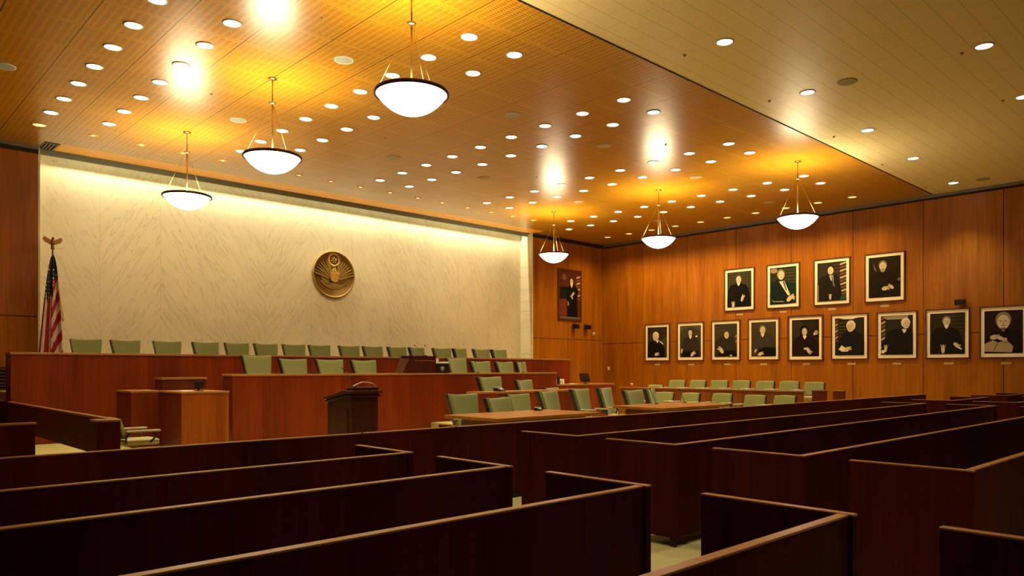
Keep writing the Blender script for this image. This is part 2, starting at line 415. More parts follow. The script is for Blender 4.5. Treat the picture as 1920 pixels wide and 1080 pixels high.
names = ['large glowing bowl pendant hanging closest to the pews on the left side', 'glowing bowl pendant hanging midway on the left side, left of the seal', 'small looking glowing bowl pendant in front of the upper left marble wall',
         'glowing bowl pendant in front of the right end of the marble wall, above the painting', 'glowing bowl pendant over the jury box, middle of the right side three', 'glowing bowl pendant before the portrait wall, above the upper portraits']
for k, (x, y) in enumerate([(5.70, 7.95), (5.70, 11.95), (5.71, 15.9), (16.95, 16.07), (16.98, 12.14), (17.03, 8.2)]):
    b = b0 if k == 0 else copy_tree(b0)
    b.location = (x, y, ZC); tag(b, names[k], 'pendant lamp', 'bowl pendants on brass stems')

# ceiling speakers and sprinklers
def disc_thing(name, x, y, r, mats, label, group):
    t = thing(name, label, 'ceiling speaker', (x, y, ZC), 0, group)
    MB().lathe([(r*.86, 0), (r, 0), (r*.98, -.012), (r*.86, -.008)], n=28, cap=False).build('ring', mats[0], t)
    MB().lathe([(r*.86, -.006), (.0005, -.010)], n=28, cap=False).build('grille', mats[1], t)
sp = [(6.18, 10.45, 'beside the largest pendant lamp'), (6.16, 14.41, 'between the two left pendants farther back'), (9.89, 10.47, 'right of the largest pendant bowl'), (12.73, 10.55, 'left of the bright ceiling glare at the middle'),
      (9.88, 14.49, 'above the seal, far down the ceiling'), (12.65, 14.48, 'far back, above the right half of the marble'), (16.54, 10.67, 'beside the last pendant stem on the right'), (16.47, 14.61, 'near the stem of the pendant by the painting'),
      (20.7, 10.81, 'close to the portrait wall, behind the right pendant'), (20.54, 14.7, 'close to the portrait wall, behind the middle pendant'), (2.31, 14.44, 'in the dark left edge of the ceiling')]
for x, y, w in sp:
    disc_thing('ceiling_speaker', x, y, .155, (M['plate'] if x > 8 else M['white'], M['grille'] if x < 11 else M['grille2']), 'flat round ceiling speaker ' + w, 'round speakers in the wooden ceiling')
for x, y, w in [(12.91, 5.34, 'between the bright white downlights'), (22.14, 5.68, 'close to the portrait wall')]:
    disc_thing('ceiling_speaker', x, y, .16, (M['grille2'], M['grille2']), 'tan round speaker in the pale ceiling ' + w, 'round speakers in the pale ceiling')
spk = [(5.22, 9.39), (5.23, 13.37), (8.9, 13.37), (13.57, 13.47), (13.65, 9.57), (9.96, 6.63), (13.03, 3.63), (12.8, 6.7), (15.77, 6.8), (18.76, 6.93), (22.03, 7.0), (15.88, 3.76)]
where = ['left of the largest pendant', 'left of the second pendant', 'above the seal', 'in the glare left of the far pendants', 'in the brightest ceiling glare']
for k, (x, y) in enumerate(spk):
    o = MB().lathe([(.0005, 0), (.028, 0), (.028, -.004), (.012, -.007), (.010, -.018), (.020, -.020), (.020, -.023), (.0005, -.024)], n=16, cap=False).build('sprinkler_head', M['sprinkler'], loc=(x, y, ZC))
    lab = ('tiny sprinkler head in the wooden ceiling ' + where[k]) if k < 5 else ('tiny sprinkler head in the pale ceiling, ' + {5: 'closest to the top edge of the wooden ceiling', 6: 'beside the largest white downlight', 7: 'just left of the second white downlight', 8: 'left of the third white downlight', 9: 'left of the fourth white downlight', 10: 'at the corner by the portrait wall', 11: 'at the right picture edge'}[k])
    tag(o, lab, 'sprinkler', 'sprinkler heads')

# ------------------------------------------------------------------ judges' bench, clerks' bench, witness stand
def desk(name, label, cat, x0, x1, y0, y1, z, zb=0, group=None, lip=.015, front='bench', capm='cap', th=.045, back=False):
    t = thing(name, label, cat, (x0, y0, zb), 0, group); w, d, h = x1-x0, y1-y0, z-zb
    MB().box(0, w, 0, .05, 0, h-th).build('front_panel', M[front], t, bevel=.004)
    for s in (0, w-.05): MB().box(s, s+.05, .05, d, 0, h-th).build('end_panel', M['bench_shaded'], t, bevel=.004)
    MB().box(-lip, w+lip, -lip, d, h-th, h).build('desk_top', M[capm], t, bevel=.005)
    if back: MB().box(.05, w-.05, d-.05, d, 0, h-th).build('back_panel', M[front], t)
    return t
desk('judges_bench', 'long high reddish wooden bench below the marble wall', 'bench', 2.81, 18.72, 17.0, 17.5, 1.81)
desk('clerk_bench', 'long wooden bench in front of the higher judges bench, behind the lectern', 'bench', 6.21, 15.72, 14.8, 15.3, 1.378)
desk('reporter_desk', 'low wooden desk with a telephone in front of the clerk bench', 'desk', 11.1, 14.9, 12.85, 13.3, .955)
desk('side_desk', 'wooden side desk with a monitor and white box in the far right corner', 'desk', 15.95, 18.6, 15.0, 15.5, 1.02)
desk('witness_desk', 'dark red low wooden desk standing behind the witness stand', 'desk', 5.26, 6.15, 16.02, 16.45, 1.305, front='bench_shaded')
t = thing('witness_stand', 'boxy wooden witness stand left of the clerk bench', 'witness stand', (4.9, 13.9, 0))
MB().box(0, .86, 0, .05, 0, 1.035).build('front_panel', wood('lit front veneer', (.16, .034, .002), (.32, .082, .005), .34, 'z', .4, spec=.25), t, bevel=.004)  # front in a lit, lighter veneer; side panels take the shaded one
for s in (0, .81): MB().box(s, s+.05, .05, 1.2, 0, 1.035).build('side_panel', M['bench_shaded'], t, bevel=.004)
MB().box(-.5, 0, 1.2, 1.25, 0, 1.035).build('wing_panel', M['bench'], t, bevel=.004)
MB().box(-.5, -.45, 1.25, 2.1, 0, 1.035).build('wing_side_panel', M['bench_shaded'], t, bevel=.004)
MB().box(-.012, .872, -.012, 1.2, 1.035, 1.07).box(-.512, .05, 1.2, 2.1, 1.035, 1.07).build('top_ledge', M['cap'], t, bevel=.004)
# raised floors
for nm, b in (('floor_dais', (2.87, 18.66, 17.5, YN, 1.02)), ('floor_clerk', (6.3, 15.66, 15.3, 17.0, .64)), ('floor_reporter', (11.2, 15.66, 13.3, 14.8, .16)), ('floor_jury', (17.36, XR-.6, 8.3, 14.2, .32))):
    struct(MB().box(b[0], b[1], b[2], b[3], 0, b[4]).build(nm, M['carpet']))
# jury box
t = thing('jury_box_panel', 'long low wooden jury rail between the two rows of jury chairs', 'railing', (17.3, 8.2, 0))
MB().box(0, .05, 0, 5.55, 0, .915).build('rail_panel', wood('jury veneer', (.14, .034, .002), (.28, .078, .005), .34, 'z', .8, leafaxis='y'), t, bevel=.004)
MB().box(-.02, .12, -.01, 5.56, .915, .95).build('top_rail', M['capy'], t, bevel=.005)
for nm, y0, y1, lab in (('jury_partition', 7.64, 7.98, 'small square wooden panel in front of the last rear jury chair'), ('jury_post', 7.22, 7.48, 'small square dark wooden panel standing alone at the end of the jury box')):
    t = thing(nm, lab, 'panel', (17.3, y0, 0)); w = y1-y0
    MB().box(0, .06, 0, w, 0, .96).build('panel', M['bench_shaded'], t, bevel=.004)
    MB().box(-.012, .075, -.01, w+.01, .96, .985).build('cap', M['capy'], t, bevel=.004)

# ------------------------------------------------------------------ bar, gate, left rail
def rail(name, label, cat, x0, x1, y, z=.87, th=.05):
    t = thing(name, label, cat, (x0, y, 0)); w = x1-x0
    MB().box(0, w, 0, th, .06, z-.010).build('panel', M['pew'], t, bevel=.003)
    MB().box(-.001, w+.001, -.003, th+.003, z-.010, z).build('top_rail', M['cap'], t, bevel=.003)
    MB().box(.05, w-.05, .01, th-.01, 0, .06).build('plinth', M['groove'], t)
    return t
rail('bar_rail', 'left run of the long dark wooden bar, left of its gate', 'railing', XL, 3.872, 6.26)
t = rail('bar_gate', 'flush dark wooden gate in the bar, in line with the centre aisle', 'gate', 3.875, 5.09, 6.26)
for xx in (.015, 1.18): MB().box(xx, xx+.02, -.012, .062, .80, .874).build('hinge', M['chrome'], t)
rail('bar_rail', 'right run of the long dark wooden bar, in front of the counsel tables', 'railing', 5.093, 19.7, 6.26)
t = thing('bar_return', 'short dark wooden stub behind the bar, left of the first counsel table', 'railing', (5.17, 6.33, 0))
MB().box(0, .05, 0, .36, 0, .85).build('panel', M['pew'], t, bevel=.003); MB().box(0, .05, 0, .362, .85, .866).build('top_rail', M['bench_shaded'], t, bevel=.004)
t = thing('side_rail', 'dark wooden rail running from the judges bench towards the left pews', 'railing', (2.56, 10.1, 0))
MB().box(.20, .26, 6.7, 6.85, 0, .36).build('post', M['pew'], t, bevel=.003)
MB().box(.20, .26, .3, 6.85, .36, .838).build('panel', M['pew'], t, bevel=.003)
MB().box(0, .26, 0, .3, 0, .838).build('end_block', M['pew'], t, bevel=.003)
MB().box(.19, .27, .3, 6.85, .838, .862).box(-.01, .27, -.01, .3, .838, .862).build('top_rail', M['capy'], t, bevel=.004)
t = thing('side_partition', 'short dark wooden partition at the left picture edge before the rail', 'railing', (XL, 10.2, 0))
MB().box(0, 3.13, 0, .06, 0, .84).build('panel', M['pew'], t, bevel=.003); MB().box(0, 3.14, -.01, .07, .84, .864).build('top_rail', M['cap'], t, bevel=.004)
t = thing('wall_cabinet', 'low dark wooden cabinet under the louvred grille at the far left', 'cabinet', (1.2, 17.4, 0))
MB().box(0, 1.58, 0, .6, 0, .85).build('body', M['pew'], t, bevel=.003); MB().box(-.01, 1.59, -.01, .6, .85, .875).build('top', M['cap'], t, bevel=.004)
t = thing('wall_grille', 'dark grille of horizontal louvres on the far left wood wall', 'grille', (1.9, YB, .86))
MB().box(-.65, 1.3, -.02, -.005, 0, .66).build('backing', M['groove'], t)
mb = MB()
for k in range(9): mb.box(-.65, 1.3, -.045, -.02, .02+.072*k, .052+.072*k)
mb.build('louvre', plain('brown louvre', (.11, .045, .022), .45), t)

# ------------------------------------------------------------------ pews
PZ, PT = .86, .045
def pew(label, x0, x1, y, group):
    w = x1-x0
    t = thing('pew', label, 'pew', (x0, y, 0), 0, group)
    MB().box(.03, w-.03, 0, PT, .075, PZ-.010).build('back_panel', M['pew'], t, bevel=.003)
    MB().box(.03, w-.03, -.002, PT+.002, PZ-.010, PZ).build('top_rail', M['cap'], t, bevel=.003)
    for s in (0, w-PT):
        e = MB().box(s, s+PT, -.02, .74, .075, PZ-.008).build('end_panel', M['pew'], t, bevel=.003)
        MB().box(s-.002, s+PT+.002, -.022, .742, PZ-.008, PZ+.003).build('end_cap', M['capy'], e, bevel=.003)
        MB().box(s+.005, s+PT-.005, .0, .05, 0, .075).build('foot', M['groove'], e); MB().box(s+.005, s+PT-.005, .66, .72, 0, .075).build('foot', M['groove'], e)
    MB().box(PT, w-PT, PT, .52, .40, .44).build('seat', M['pew'], t, bevel=.004)
    return t
lr = ['farthest left pew, just behind the bar', 'second left pew behind the bar', 'third left pew, its wide cap crossing the bottom edge', 'fourth left pew, its capped corner beside the aisle at the bottom', 'fifth left pew, only its end cap showing at the lower right edge']
for k, y in enumerate([4.66, 3.56, 2.46, 1.36, .26]): pew('dark ' + lr[k], XL+.5, 3.345, y, 'pews left of the aisle')
mr = ['first middle pew behind the bar, right of the aisle', 'second middle pew behind the bar, right of the aisle', 'third middle pew, its big end panel in the lower right', 'fourth middle pew, closest at the right picture edge']
for k, y in enumerate([4.70, 3.60, 2.50, 1.42]): pew('dark wooden ' + mr[k], 5.26, 14.78, y, 'pews right of the aisle')
rr = ['first pew of the far right block, below the portraits', 'second pew of the far right block, at the picture edge']
for k, y in enumerate([4.75, 3.65]): pew('dark wooden ' + rr[k], 16.42, 18.9 if k == 0 else 20.2, y, 'pews of the far right block')
t = pew('dark wooden short pew against the portrait wall, at the right picture edge', 20.4, 22.6, 4.75, 'pews of the far right block')

# ------------------------------------------------------------------ counsel tables
def table(label, x0, x1, y0, y1, z=.75):
    t = thing('counsel_table', label, 'table', (x0, y0, 0), 0, 'counsel tables in the well'); w, d = x1-x0, y1-y0
    MB().box(0, w, 0, d, z-.05, z).build('tabletop', M['top'], t, bevel=.006)
    MB().box(.30, w-.30, .10, .14, .12, z-.05).build('modesty_panel', M['bench_shaded'], t, bevel=.003)
    for s in (.26, w-.32): MB().box(s, s+.06, .10, d-.12, 0, z-.05).build('leg', M['bench_shaded'], t, bevel=.003)
    return t
table('wooden counsel table nearer the lectern, ringed by green chairs', 7.42, 9.80, 8.2, 9.46)
table('wooden counsel table with two thin microphones, nearer the jury box', 11.68, 14.0, 8.2, 9.46)

# ------------------------------------------------------------------ chairs
def office_chair():
    r = thing('office_chair', '', 'chair', (0, 0, -80))
    def back(o0, o1, grow=0):
        def P(off):
            def f(i, j):
                a = i*2-1; wdt = (.225+.075*j)+grow
                z = .50 + .56*j + .020*j*(a*a) - .004 + grow*(2*j-1)*.6
                y = .215 + .15*j + .05*(1-a*a)*(.6+.4*j) + off
                return (a*wdt, y, z)
            return f
        return MB().shell(P(o0), P(o1), 10, 8)
    MB().shell(lambda i, j: ((i*2-1)*.265, -.25+.49*j, .475+.010*(1-(i*2-1)**2)-.015*(j > .9)),
               lambda i, j: ((i*2-1)*.255, -.24+.47*j, .385), 6, 6).build('seat', M['seatfab'], r, bevel=.02)
    back(-.045, .018).build('backrest', M['green'], r, bevel=.012)
    back(.0182, .115, -.004).build('back_shell', M['shell'], r, bevel=.006)
    for s in (-1, 1):
        a = MB().tube([(s*.27, .17, .40), (s*.296, .19, .50), (s*.298, .16, .60), (s*.298, .10, .625)], .018).tube([(s*.27, -.10, .40), (s*.295, -.13, .48), (s*.298, -.12, .60), (s*.298, -.06, .625)], .018).build('armrest', M['armwood'], r)
        MB().box(s*.298-.03, s*.298+.03, -.19, .17, .625, .655).build('arm_pad', M['pad'], a, bevel=.012)
    MB().lathe([(.028, .10), (.028, .30), (.045, .30), (.045, .385)], n=14).build('pedestal', M['chrome'], r)
    mb = MB()
    for k in range(5):
        q = 2*pi*k/5+.3
        mb.tube([(0, 0, .11), (.16*cos(q), .16*sin(q), .095), (.29*cos(q), .29*sin(q), .065)], [.03, .024, .016]); mb.ball((.29*cos(q), .29*sin(q), .03), (.03, .03, .03), n=8, k=6)
    mb.build('base', M['shell'], r)
    return r
def jury_chair():
    r = thing('jury_chair', '', 'chair', (0, 0, -90))
    def back(o0, o1, grow=0):
        def P(off):
            def f(i, j):
                a = i*2-1
                return (a*(.262+grow-.012*j), .20+.09*j+.03*(1-a*a)+off, .50+.35*j-.012*j*a*a+grow*(2*j-1))
            return f
        return MB().shell(P(o0), P(o1), 8, 6)
    MB().shell(lambda i, j: ((i*2-1)*.25, -.25+.47*j, .47+.01*(1-(i*2-1)**2)), lambda i, j: ((i*2-1)*.24, -.24+.45*j, .38), 6, 5).build('seat', M['seatfab'], r, bevel=.02)
    back(-.04, .020).build('backrest', M['green_j'], r, bevel=.012)
    back(.0202, .10, -.004).build('back_shell', M['armwood'], r, bevel=.006)
    for s in (-1, 1):
        a = MB().tube([(s*.25, .19, .42), (s*.285, .20, .52), (s*.288, .15, .605)], .016).tube([(s*.25, -.12, .42), (s*.28, -.17, .5), (s*.288, -.15, .605)], .016).build('armrest', M['armwood'], r)
        MB().box(s*.288-.035, s*.288+.035, -.24, .20, .605, .64).build('arm_pad', M['pad'], a, bevel=.012)
    MB().lathe([(.028, .05), (.028, .38)], n=14).build('pedestal', M['chrome'], r)
    MB().lathe([(.17, 0), (.17, .02), (.05, .05), (.03, .05)], n=20).build('base', M['shell'], r)
    return r
oc, jc = office_chair(), jury_chair(); first = {'o': True, 'j': True}
def chair(kind, bx, by, floor, top, label, group, turn=0, wid=1.0, face='s'):
    """bx, by = middle of the top of the backrest; top = its height; face s = towards the gallery, w = towards the well's left side"""
    src = oc if kind == 'o' else jc
    c = src if first[kind] else copy_tree(src)
    first[kind] = False
    H, off = (1.075, .37) if kind == 'o' else (.85, .30)
    rz = radians(turn) + (0 if face == 's' else (-pi/2 if face == 'w' else pi/2))
    c.scale = (wid, wid, (top-floor)/H)
    d = off*wid
    c.location = (bx + d*sin(rz), by - d*cos(rz), floor); c.rotation_euler = (0, 0, rz)
    tag(c, label, 'chair', group); return c
bc = [4.37, 5.16, 6.06, 6.94, 7.71, 8.46, 9.23, 9.97, 10.88, 11.64, 12.47, 13.17, 14.12, 14.82, 15.72, 16.48]
bw = [1.02, 1.03, 1.03, 1.04, 1.0, 1.02, 1.02, 1.02, 1.03, 1.03, 1.06, .96, 1.08, .96, 1.08, 1.08]
bt = [-3, 4, -2, 3, 0, 2, -1, 0, 1, 0, 4, 10, -2, 12, 0, 4]
for k, x in enumerate(bc):
    chair('o', x, 18.12, 1.02, 2.135-.0015*k, 'olive green high-back chair behind the judges bench, %s from the flag' % ORD[k], 'chairs behind the judges bench', bt[k], bw[k])
cc = [(7.23, 1.79), (8.10, 1.72), (9.04, 1.71), (9.98, 1.70), (12.92, 1.78), (13.79, 1.70), (14.71, 1.69), (15.38, 1.69)]
cl = ['taller, first of the four left of the dark box', 'second of the four left of the dark box', 'third from the left, above the lectern', 'fourth from the left, closest left of the dark box',
      'taller, just right of the black speaker box', 'second to the right of the black speaker box', 'third to the right of the black speaker box', 'half turned, last at the right end of the bench']
for k, (x, z) in enumerate(cc):
    chair('o', x, 15.95, .64, z, 'green chair behind the clerk bench, ' + cl[k], 'chairs behind the clerk bench', [0, 2, -3, 1, 4, 0, 2, 18][k], [1.1, 1.12, 1.13, 1.13, 1.12, 1.12, 1.08, .86][k])
chair('o', 12.19, 13.75, .16, 1.29, 'green chair behind the reporter desk, beside the telephone', 'chairs behind the reporter desk', 2, 1.2)
chair('o', 13.38, 13.75, .16, 1.20, 'green chair behind the reporter desk, right of the one by the telephone', 'chairs behind the reporter desk', 8)
chair('o', 14.35, 13.70, .16, .985, 'low green chair behind the reporter desk, only its pale top showing', 'chairs behind the reporter desk', 12)
for x, y, z, tn, w, lab in [(8.40, 10.19, 1.05, -4, 1.02, 'behind the left end of the counsel table nearer the lectern'), (9.05, 9.98, .97, 6, 1.0, 'behind the middle of the nearer counsel table, overlapping another'),
                         (11.02, 11.5, .955, 0, 1.0, 'half hidden by the other behind the middle of the nearer counsel table'), (10.62, 10.24, 1.05, 14, 1.05, 'with a pale arm at the right end of the nearer counsel table'),
                         (11.92, 10.55, 1.06, 12, 1.0, 'between the two counsel tables, its seat in view, nearer the lectern'), (12.98, 10.75, 1.06, 16, .95, 'between the two counsel tables, its seat in view, nearer the jury box'),
                         (13.2, 10.12, 1.02, 0, 1.0, 'behind the counsel table with microphones, facing the gallery'), (14.68, 10.75, 1.0, 20, .9, 'behind the counsel table with microphones, crossed by a microphone stalk')]:
    chair('o', x, y, 0, z, 'green swivel chair ' + lab, 'chairs around the counsel tables', tn, w)
t = chair('j', 3.30, 12.26, 0, .76, 'low green chair turned sideways between the left rail and the witness stand', 'chairs around the counsel tables', 0, 1.1, 'e')
for k, (y, z) in enumerate([(11.59, .87), (10.78, .87), (9.87, .88), (8.99, .86), (8.24, .87)]):
    chair('j', 16.5, y, 0, z, 'pale green low-back chair in the front jury row, %s from the far end' % ORD[k], 'chairs in the front jury row', [4, -3, 0, 3, -2][k], 1.0, 'w')
for k, (y, z) in enumerate([(13.4, 1.0), (12.62, 1.15), (11.91, 1.155), (11.22, 1.16), (10.54, 1.165), (9.84, 1.16), (9.17, 1.165), (8.5, 1.15)]):
    lab = 'low green chair at the far end of the rear jury row, only its arms showing' if k == 0 else 'pale green low-back chair in the rear jury row, %s from the far end' % ORD[k]
    chair('j', 18.6, y, .32, z, lab, 'chairs in the rear jury row', [0, 5, -4, 3, 0, -2, 4, 0][k], .97, 'w')

# ------------------------------------------------------------------ lectern and small things
t = thing('lectern', 'dark wooden lectern standing in front of the clerk bench', 'lectern', (5.39, 8.9, 0))
W, D = .42, .66
MB().prism([(0, 0), (D, 0), (D, 1.02), (.14, 1.10), (0, 1.10)], 0, W, 'x').build('body', M['lectern'], t, bevel=.005)
MB().prism([(-.03, 1.10), (.14, 1.10), (D+.03, 1.01), (D+.03, 1.045), (.14, 1.135), (-.03, 1.135)], -.025, W+.025, 'x').build('lower_moulding', M['lectern'], t, bevel=.006)
MB().prism([(-.05, 1.15), (.14, 1.15), (D+.05, 1.05), (D+.05, 1.08), (.16, 1.19), (-.05, 1.19)], -.045, W+.045, 'x').prism([(-.02, 1.13), (.14, 1.13), (D+.02, 1.03), (D+.02, 1.06), (.14, 1.155), (-.02, 1.155)], 0, W, 'x').build('reading_top', M['lectern'], t, bevel=.006)
MB().box(.03, W+.03, .02, .20, 1.19, 1.235).build('ledge', M['lectern'], t, bevel=.006)
MB().prism([(.10, .10), (.56, .10), (.56, .92), (.10, .92)], -.008, 0, 'x').build('side_panel', M['lectern'], t, bevel=.003)
def gooseneck(x, y, z, pts, label, head=.011, group=None, stalk='black'):
    t = thing('gooseneck_microphone', label, 'microphone', (x, y, z), 0, group)
    MB().lathe([(.045, 0), (.045, .015), (.02, .025)], n=16).build('foot', M['black'], t)
    MB().tube([(0, 0, .01)] + pts, .0045, n=6).build('stalk', M[stalk], t)
    p = Vector(pts[-1]); q = Vector(pts[-2]); d = (p-q).normalized()
    MB().tube([p-d*.01, p+d*.045], head, n=8).build('head', M['black'], t)
gooseneck(5.50, 9.02, 1.235, [(-.02, .02, .10), (-.10, .10, .24)], 'thin microphone leaning left on top of the dark lectern')
t = tag(MB().tube([(5.42, 8.93, 1.243), (5.46, 8.95, 1.265), (5.58, 8.95, 1.305), (5.68, 8.95, 1.30), (5.76, 8.95, 1.28), (5.80, 8.95, 1.244)], .008).build('microphone_cable', plain('tan cable', (.6, .42, .28), .5)),
        'pale looped cable lying on top of the dark lectern', 'cable')
# tabletop lectern on the clerk bench, speaker box, microphones
t = thing('tabletop_lectern', 'dark red box with a sloping left side on the clerk bench', 'lectern', (10.40, 14.86, 1.378))
MB().prism([(0, 0), (1.0, 0), (1.0, .40), (.20, .40)], 0, .36, 'y').build('body', M['lectern'], t, bevel=.005)
MB().box(.16, 1.02, -.015, .375, .40, .425).build('top', M['lectern'], t, bevel=.004)
MB().box(.36, .96, -.006, 0, .30, .315).build('moulding', M['cap'], t)
gooseneck(11.15, 15.02, 1.803, [(-.03, .0, .08), (-.18, .0, .19), (-.27, 0, .24)], 'left microphone of two leaning over the dark red box on the clerk bench')
gooseneck(11.25, 15.10, 1.803, [(.0, .0, .10), (-.02, .0, .24)], 'right microphone of two standing on the dark red box, more upright', stalk='white')
t = thing('speaker_box', 'small black box with a white top beside the dark red box', 'speaker', (11.42, 14.88, 1.378))
MB().box(0, .40, 0, .25, 0, .24).build('body', M['black'], t, bevel=.006); MB().box(-.005, .405, 0, .25, .24, .285).box(0, .10, .02, .2, .285, .36).build('lid', M['white'], t, bevel=.006)
MB().lathe([(.0005, -.004), (.055, -.004), (.06, 0)], (.20, 0, .11), 20, axis='y', cap=False).build('cone', plain('grey cone', (.25, .25, .24), .5), t)
gooseneck(12.95, 15.05, 1.378, [(-.02, 0, .10), (-.10, 0, .27)], 'thin microphone on the clerk bench before a chair right of the speaker box')
gooseneck(14.62, 15.05, 1.378, [(-.01, 0, .10), (-.06, 0, .27)], 'thin microphone at the right end of the clerk bench')
t = thing('desk_microphone', 'small black microphone base on the clerk bench above the lectern', 'microphone', (8.12, 14.95, 1.378))
MB().box(-.11, .11, -.05, .05, 0, .022).build('base', M['black'], t, bevel=.004); MB().tube([(-.06, 0, .02), (-.09, -.02, .06)], .012).build('head', M['black'], t)
def phone(x, y, z, label, rz=0):
    t = thing('telephone', label, 'telephone', (x, y, z), rz)
    MB().prism([(0, 0), (.22, 0), (.22, .085), (0, .03)], -.10, .10, 'x').build('body', M['black'], t, bevel=.006)
    MB().box(-.09, -.03, .01, .21, .075, .105).build('handset', plain('grey handset', (.30, .29, .27), .4), t, bevel=.012)
    MB().prism([(.03, .040), (.19, .079), (.19, .086), (.03, .047)], .0, .085, 'x').build('keypad', M['paper'], t)
    return t
phone(11.93, 12.95, .955, 'desk telephone on the low reporter desk', .3)
p_ = phone(9.42, 9.22, .75, 'small telephone on the far edge of the nearer counsel table', .5); p_.scale = (.6, .6, .6)
gooseneck(12.90, 9.28, .75, [(-.02, 0, .05), (-.17, .03, .30)], 'left of two thin microphones on the far counsel table')
gooseneck(13.82, 9.20, .75, [(-.02, 0, .05), (-.14, .03, .27)], 'right of two thin microphones on the far counsel table')
def monitor(x, y, z, label, rz, w=.42, h=.34, tilt=.10):
    t = thing('monitor', label, 'monitor', (x, y, z), rz)
    MB().box(-.07, .07, -.06, .07, 0, .015).build('stand', M['black'], t, bevel=.004)
    MB().tube([(0, .03, .01), (0, .035, .14)], .02).build('neck', M['black'], t)
    MB().prism([(0, .06), (.035, .06), (.035+tilt, .06+h), (tilt, .06+h)], -w/2, w/2, 'x').build('screen', M['black'], t, bevel=.004)
monitor(5.34, 14.25, 1.07, 'small black monitor on top of the witness stand', 0, .15, .13, .01)
o = tag(MB().prism([(4.98, 14.10), (5.16, 14.08), (5.18, 14.34), (5.0, 14.36)], 1.0705, 1.085, 'z').build('paper_stack', M['paper']), 'white papers beside the monitor on the witness stand', 'paper')
monitor(17.45, 15.18, 1.02, 'black monitor seen from the side on the corner side desk', radians(100), .34, .26, .12)
t = thing('white_box', 'small white box on the corner side desk', 'box', (16.15, 15.1, 1.02)); MB().box(0, .24, 0, .16, 0, .15).build('body', M['paper'], t, bevel=.01); MB().box(.03, .12, -.002, 0, .04, .10).build('sticker', M['grille'], t)
t = thing('bottle', 'dark bottle beside the white box on the corner side desk', 'bottle', (16.08, 15.06, 1.02)); MB().lathe([(.045, 0), (.045, .20), (.018, .25), (.018, .30)], n=16).build('body', M['black'], t); MB().lathe([(.02, .30), (.02, .325)], n=12).build('cap', M['rim'], t)
tag(MB().prism([(16.72, 15.08), (16.92, 15.08), (16.92, 15.26), (16.72, 15.26)], 1.0205, 1.035, 'z').build('notepad', M['paper']), 'white notepad lying on the corner side desk', 'notepad')
t = thing('cup', 'small reddish cup on the far end of the jury rail', 'cup', (17.36, 13.35, .95)); MB().lathe([(.03, 0), (.04, .09), (.036, .09), (.028, .01)], n=16).build('body', plain('red cup', (.5, .08, .03), .4), t); MB().lathe([(.042, .09), (.04, .105), (.0005, .11)], n=16, cap=False).build('lid', M['white'], t)

# wall devices
for k, (x, lab) in enumerate([(21.34, 'under the painting'), (22.02, 'right of the one under the painting')]):
    t = thing('wall_speaker', 'small black bracketed speaker on the wood wall ' + lab, 'speaker', (x, YB, 3.02))
    MB().box(-.05, .05, -.05, 0, .0, .10).build('bracket', M['black'], t); MB().prism([(-.22, -.02), (-.05, .02), (-.05, .18), (-.24, .14)], -.11, .11, 'x').build('body', M['black'], t, bevel=.01)
t = thing('wall_speaker', 'small black bracketed speaker above the second last lower portrait', 'speaker', (XR, 6.44, 3.24), -pi/2)
MB().box(-.05, .05, -.05, 0, .0, .10).build('bracket', M['black'], t); MB().prism([(-.22, -.02), (-.05, .02), (-.05, .16), (-.24, .13)], -.12, .12, 'x').build('body', M['black'], t, bevel=.01)
t = thing('wall_sensor', 'small white sensor on the wood wall near the corner', 'sensor', (22.53, YB, 2.80)); MB().box(-.05, .05, -.03, 0, 0, .12).build('plate', M['white'], t, bevel=.006); MB().ball((0, -.035, .07), .04).build('dome', M['white'], t)
t = thing('wall_switch', 'tiny white switch plate at the room corner', 'switch', (XR, 18.9, 1.42), -pi/2); MB().box(-.05, .05, -.012, 0, 0, .14).build('plate', M['white'], t, bevel=.003); MB().box(-.015, .015, -.02, -.012, .04, .10).build('rocker', M['paper'], t)

# ------------------------------------------------------------------ the seal
def ell(cx, cz, rx, rz, n=28, a0=0, a1=2*pi, rot=0):
    full = abs(a1-a0-2*pi) < 1e-6
    pts = []
    for k in range(n if full else n+1):
        a = a0 + (a1-a0)*k/n; x, z = rx*cos(a), rz*sin(a)
        pts.append((cx + x*cos(rot) - z*sin(rot), cz + x*sin(rot) + z*cos(rot)))
    return pts
t = thing('wall_seal', 'round bronze seal with a spread eagle and shield on the marble wall', 'seal', (11.35, YN-.001, 4.28))
R = .70
MB().lathe([(R*.99, 0), (R*.99, -.05), (R*.93, -.055), (R*.91, -.035), (.0005, -.035)], n=64, axis='y', cap=False).build('disc', M['bronze_d'], t)
MB().lathe([(R, 0), (R, -.065), (R*.975, -.075), (R*.94, -.07), (R*.925, -.045)], n=64, axis='y', cap=False).build('rim', M['bronze'], t)
mb = MB()
for s in (-1, 1):
    for k in range(8):            # wing feathers, fanned from the shoulder
        a = radians(84 - 9.0*k); L = .40 + .012*k
        rx, rz = .10 + .010*k, .0 - .022*k
        tx, tz = rx + .06 + L*cos(a), rz + L*sin(a)
        dx, dz = tx-rx, tz-rz; ln = math.hypot(dx, dz); nx, nz = -dz/ln*.021, dx/ln*.021
        q = [(rx+nx*.6, rz+nz*.6), (rx+dx*.5+nx*1.1+nx, rz+dz*.5+nz*1.1+nz), (tx+nx, tz+nz), (tx+dx/ln*.03, tz+dz/ln*.03), (tx-nx*.6, tz-nz*.6), (rx+dx*.5-nx*.1, rz+dz*.5-nz*.1), (rx-nx*.6, rz-nz*.6)]
        mb.prism([(s*px_, pz_) for px_, pz_ in (q if s > 0 else q[::-1])], -.070-.012*(k % 2), -.034, 'y')
    mb.ball((s*.14, -.04, .03), (.075, .035, .13))
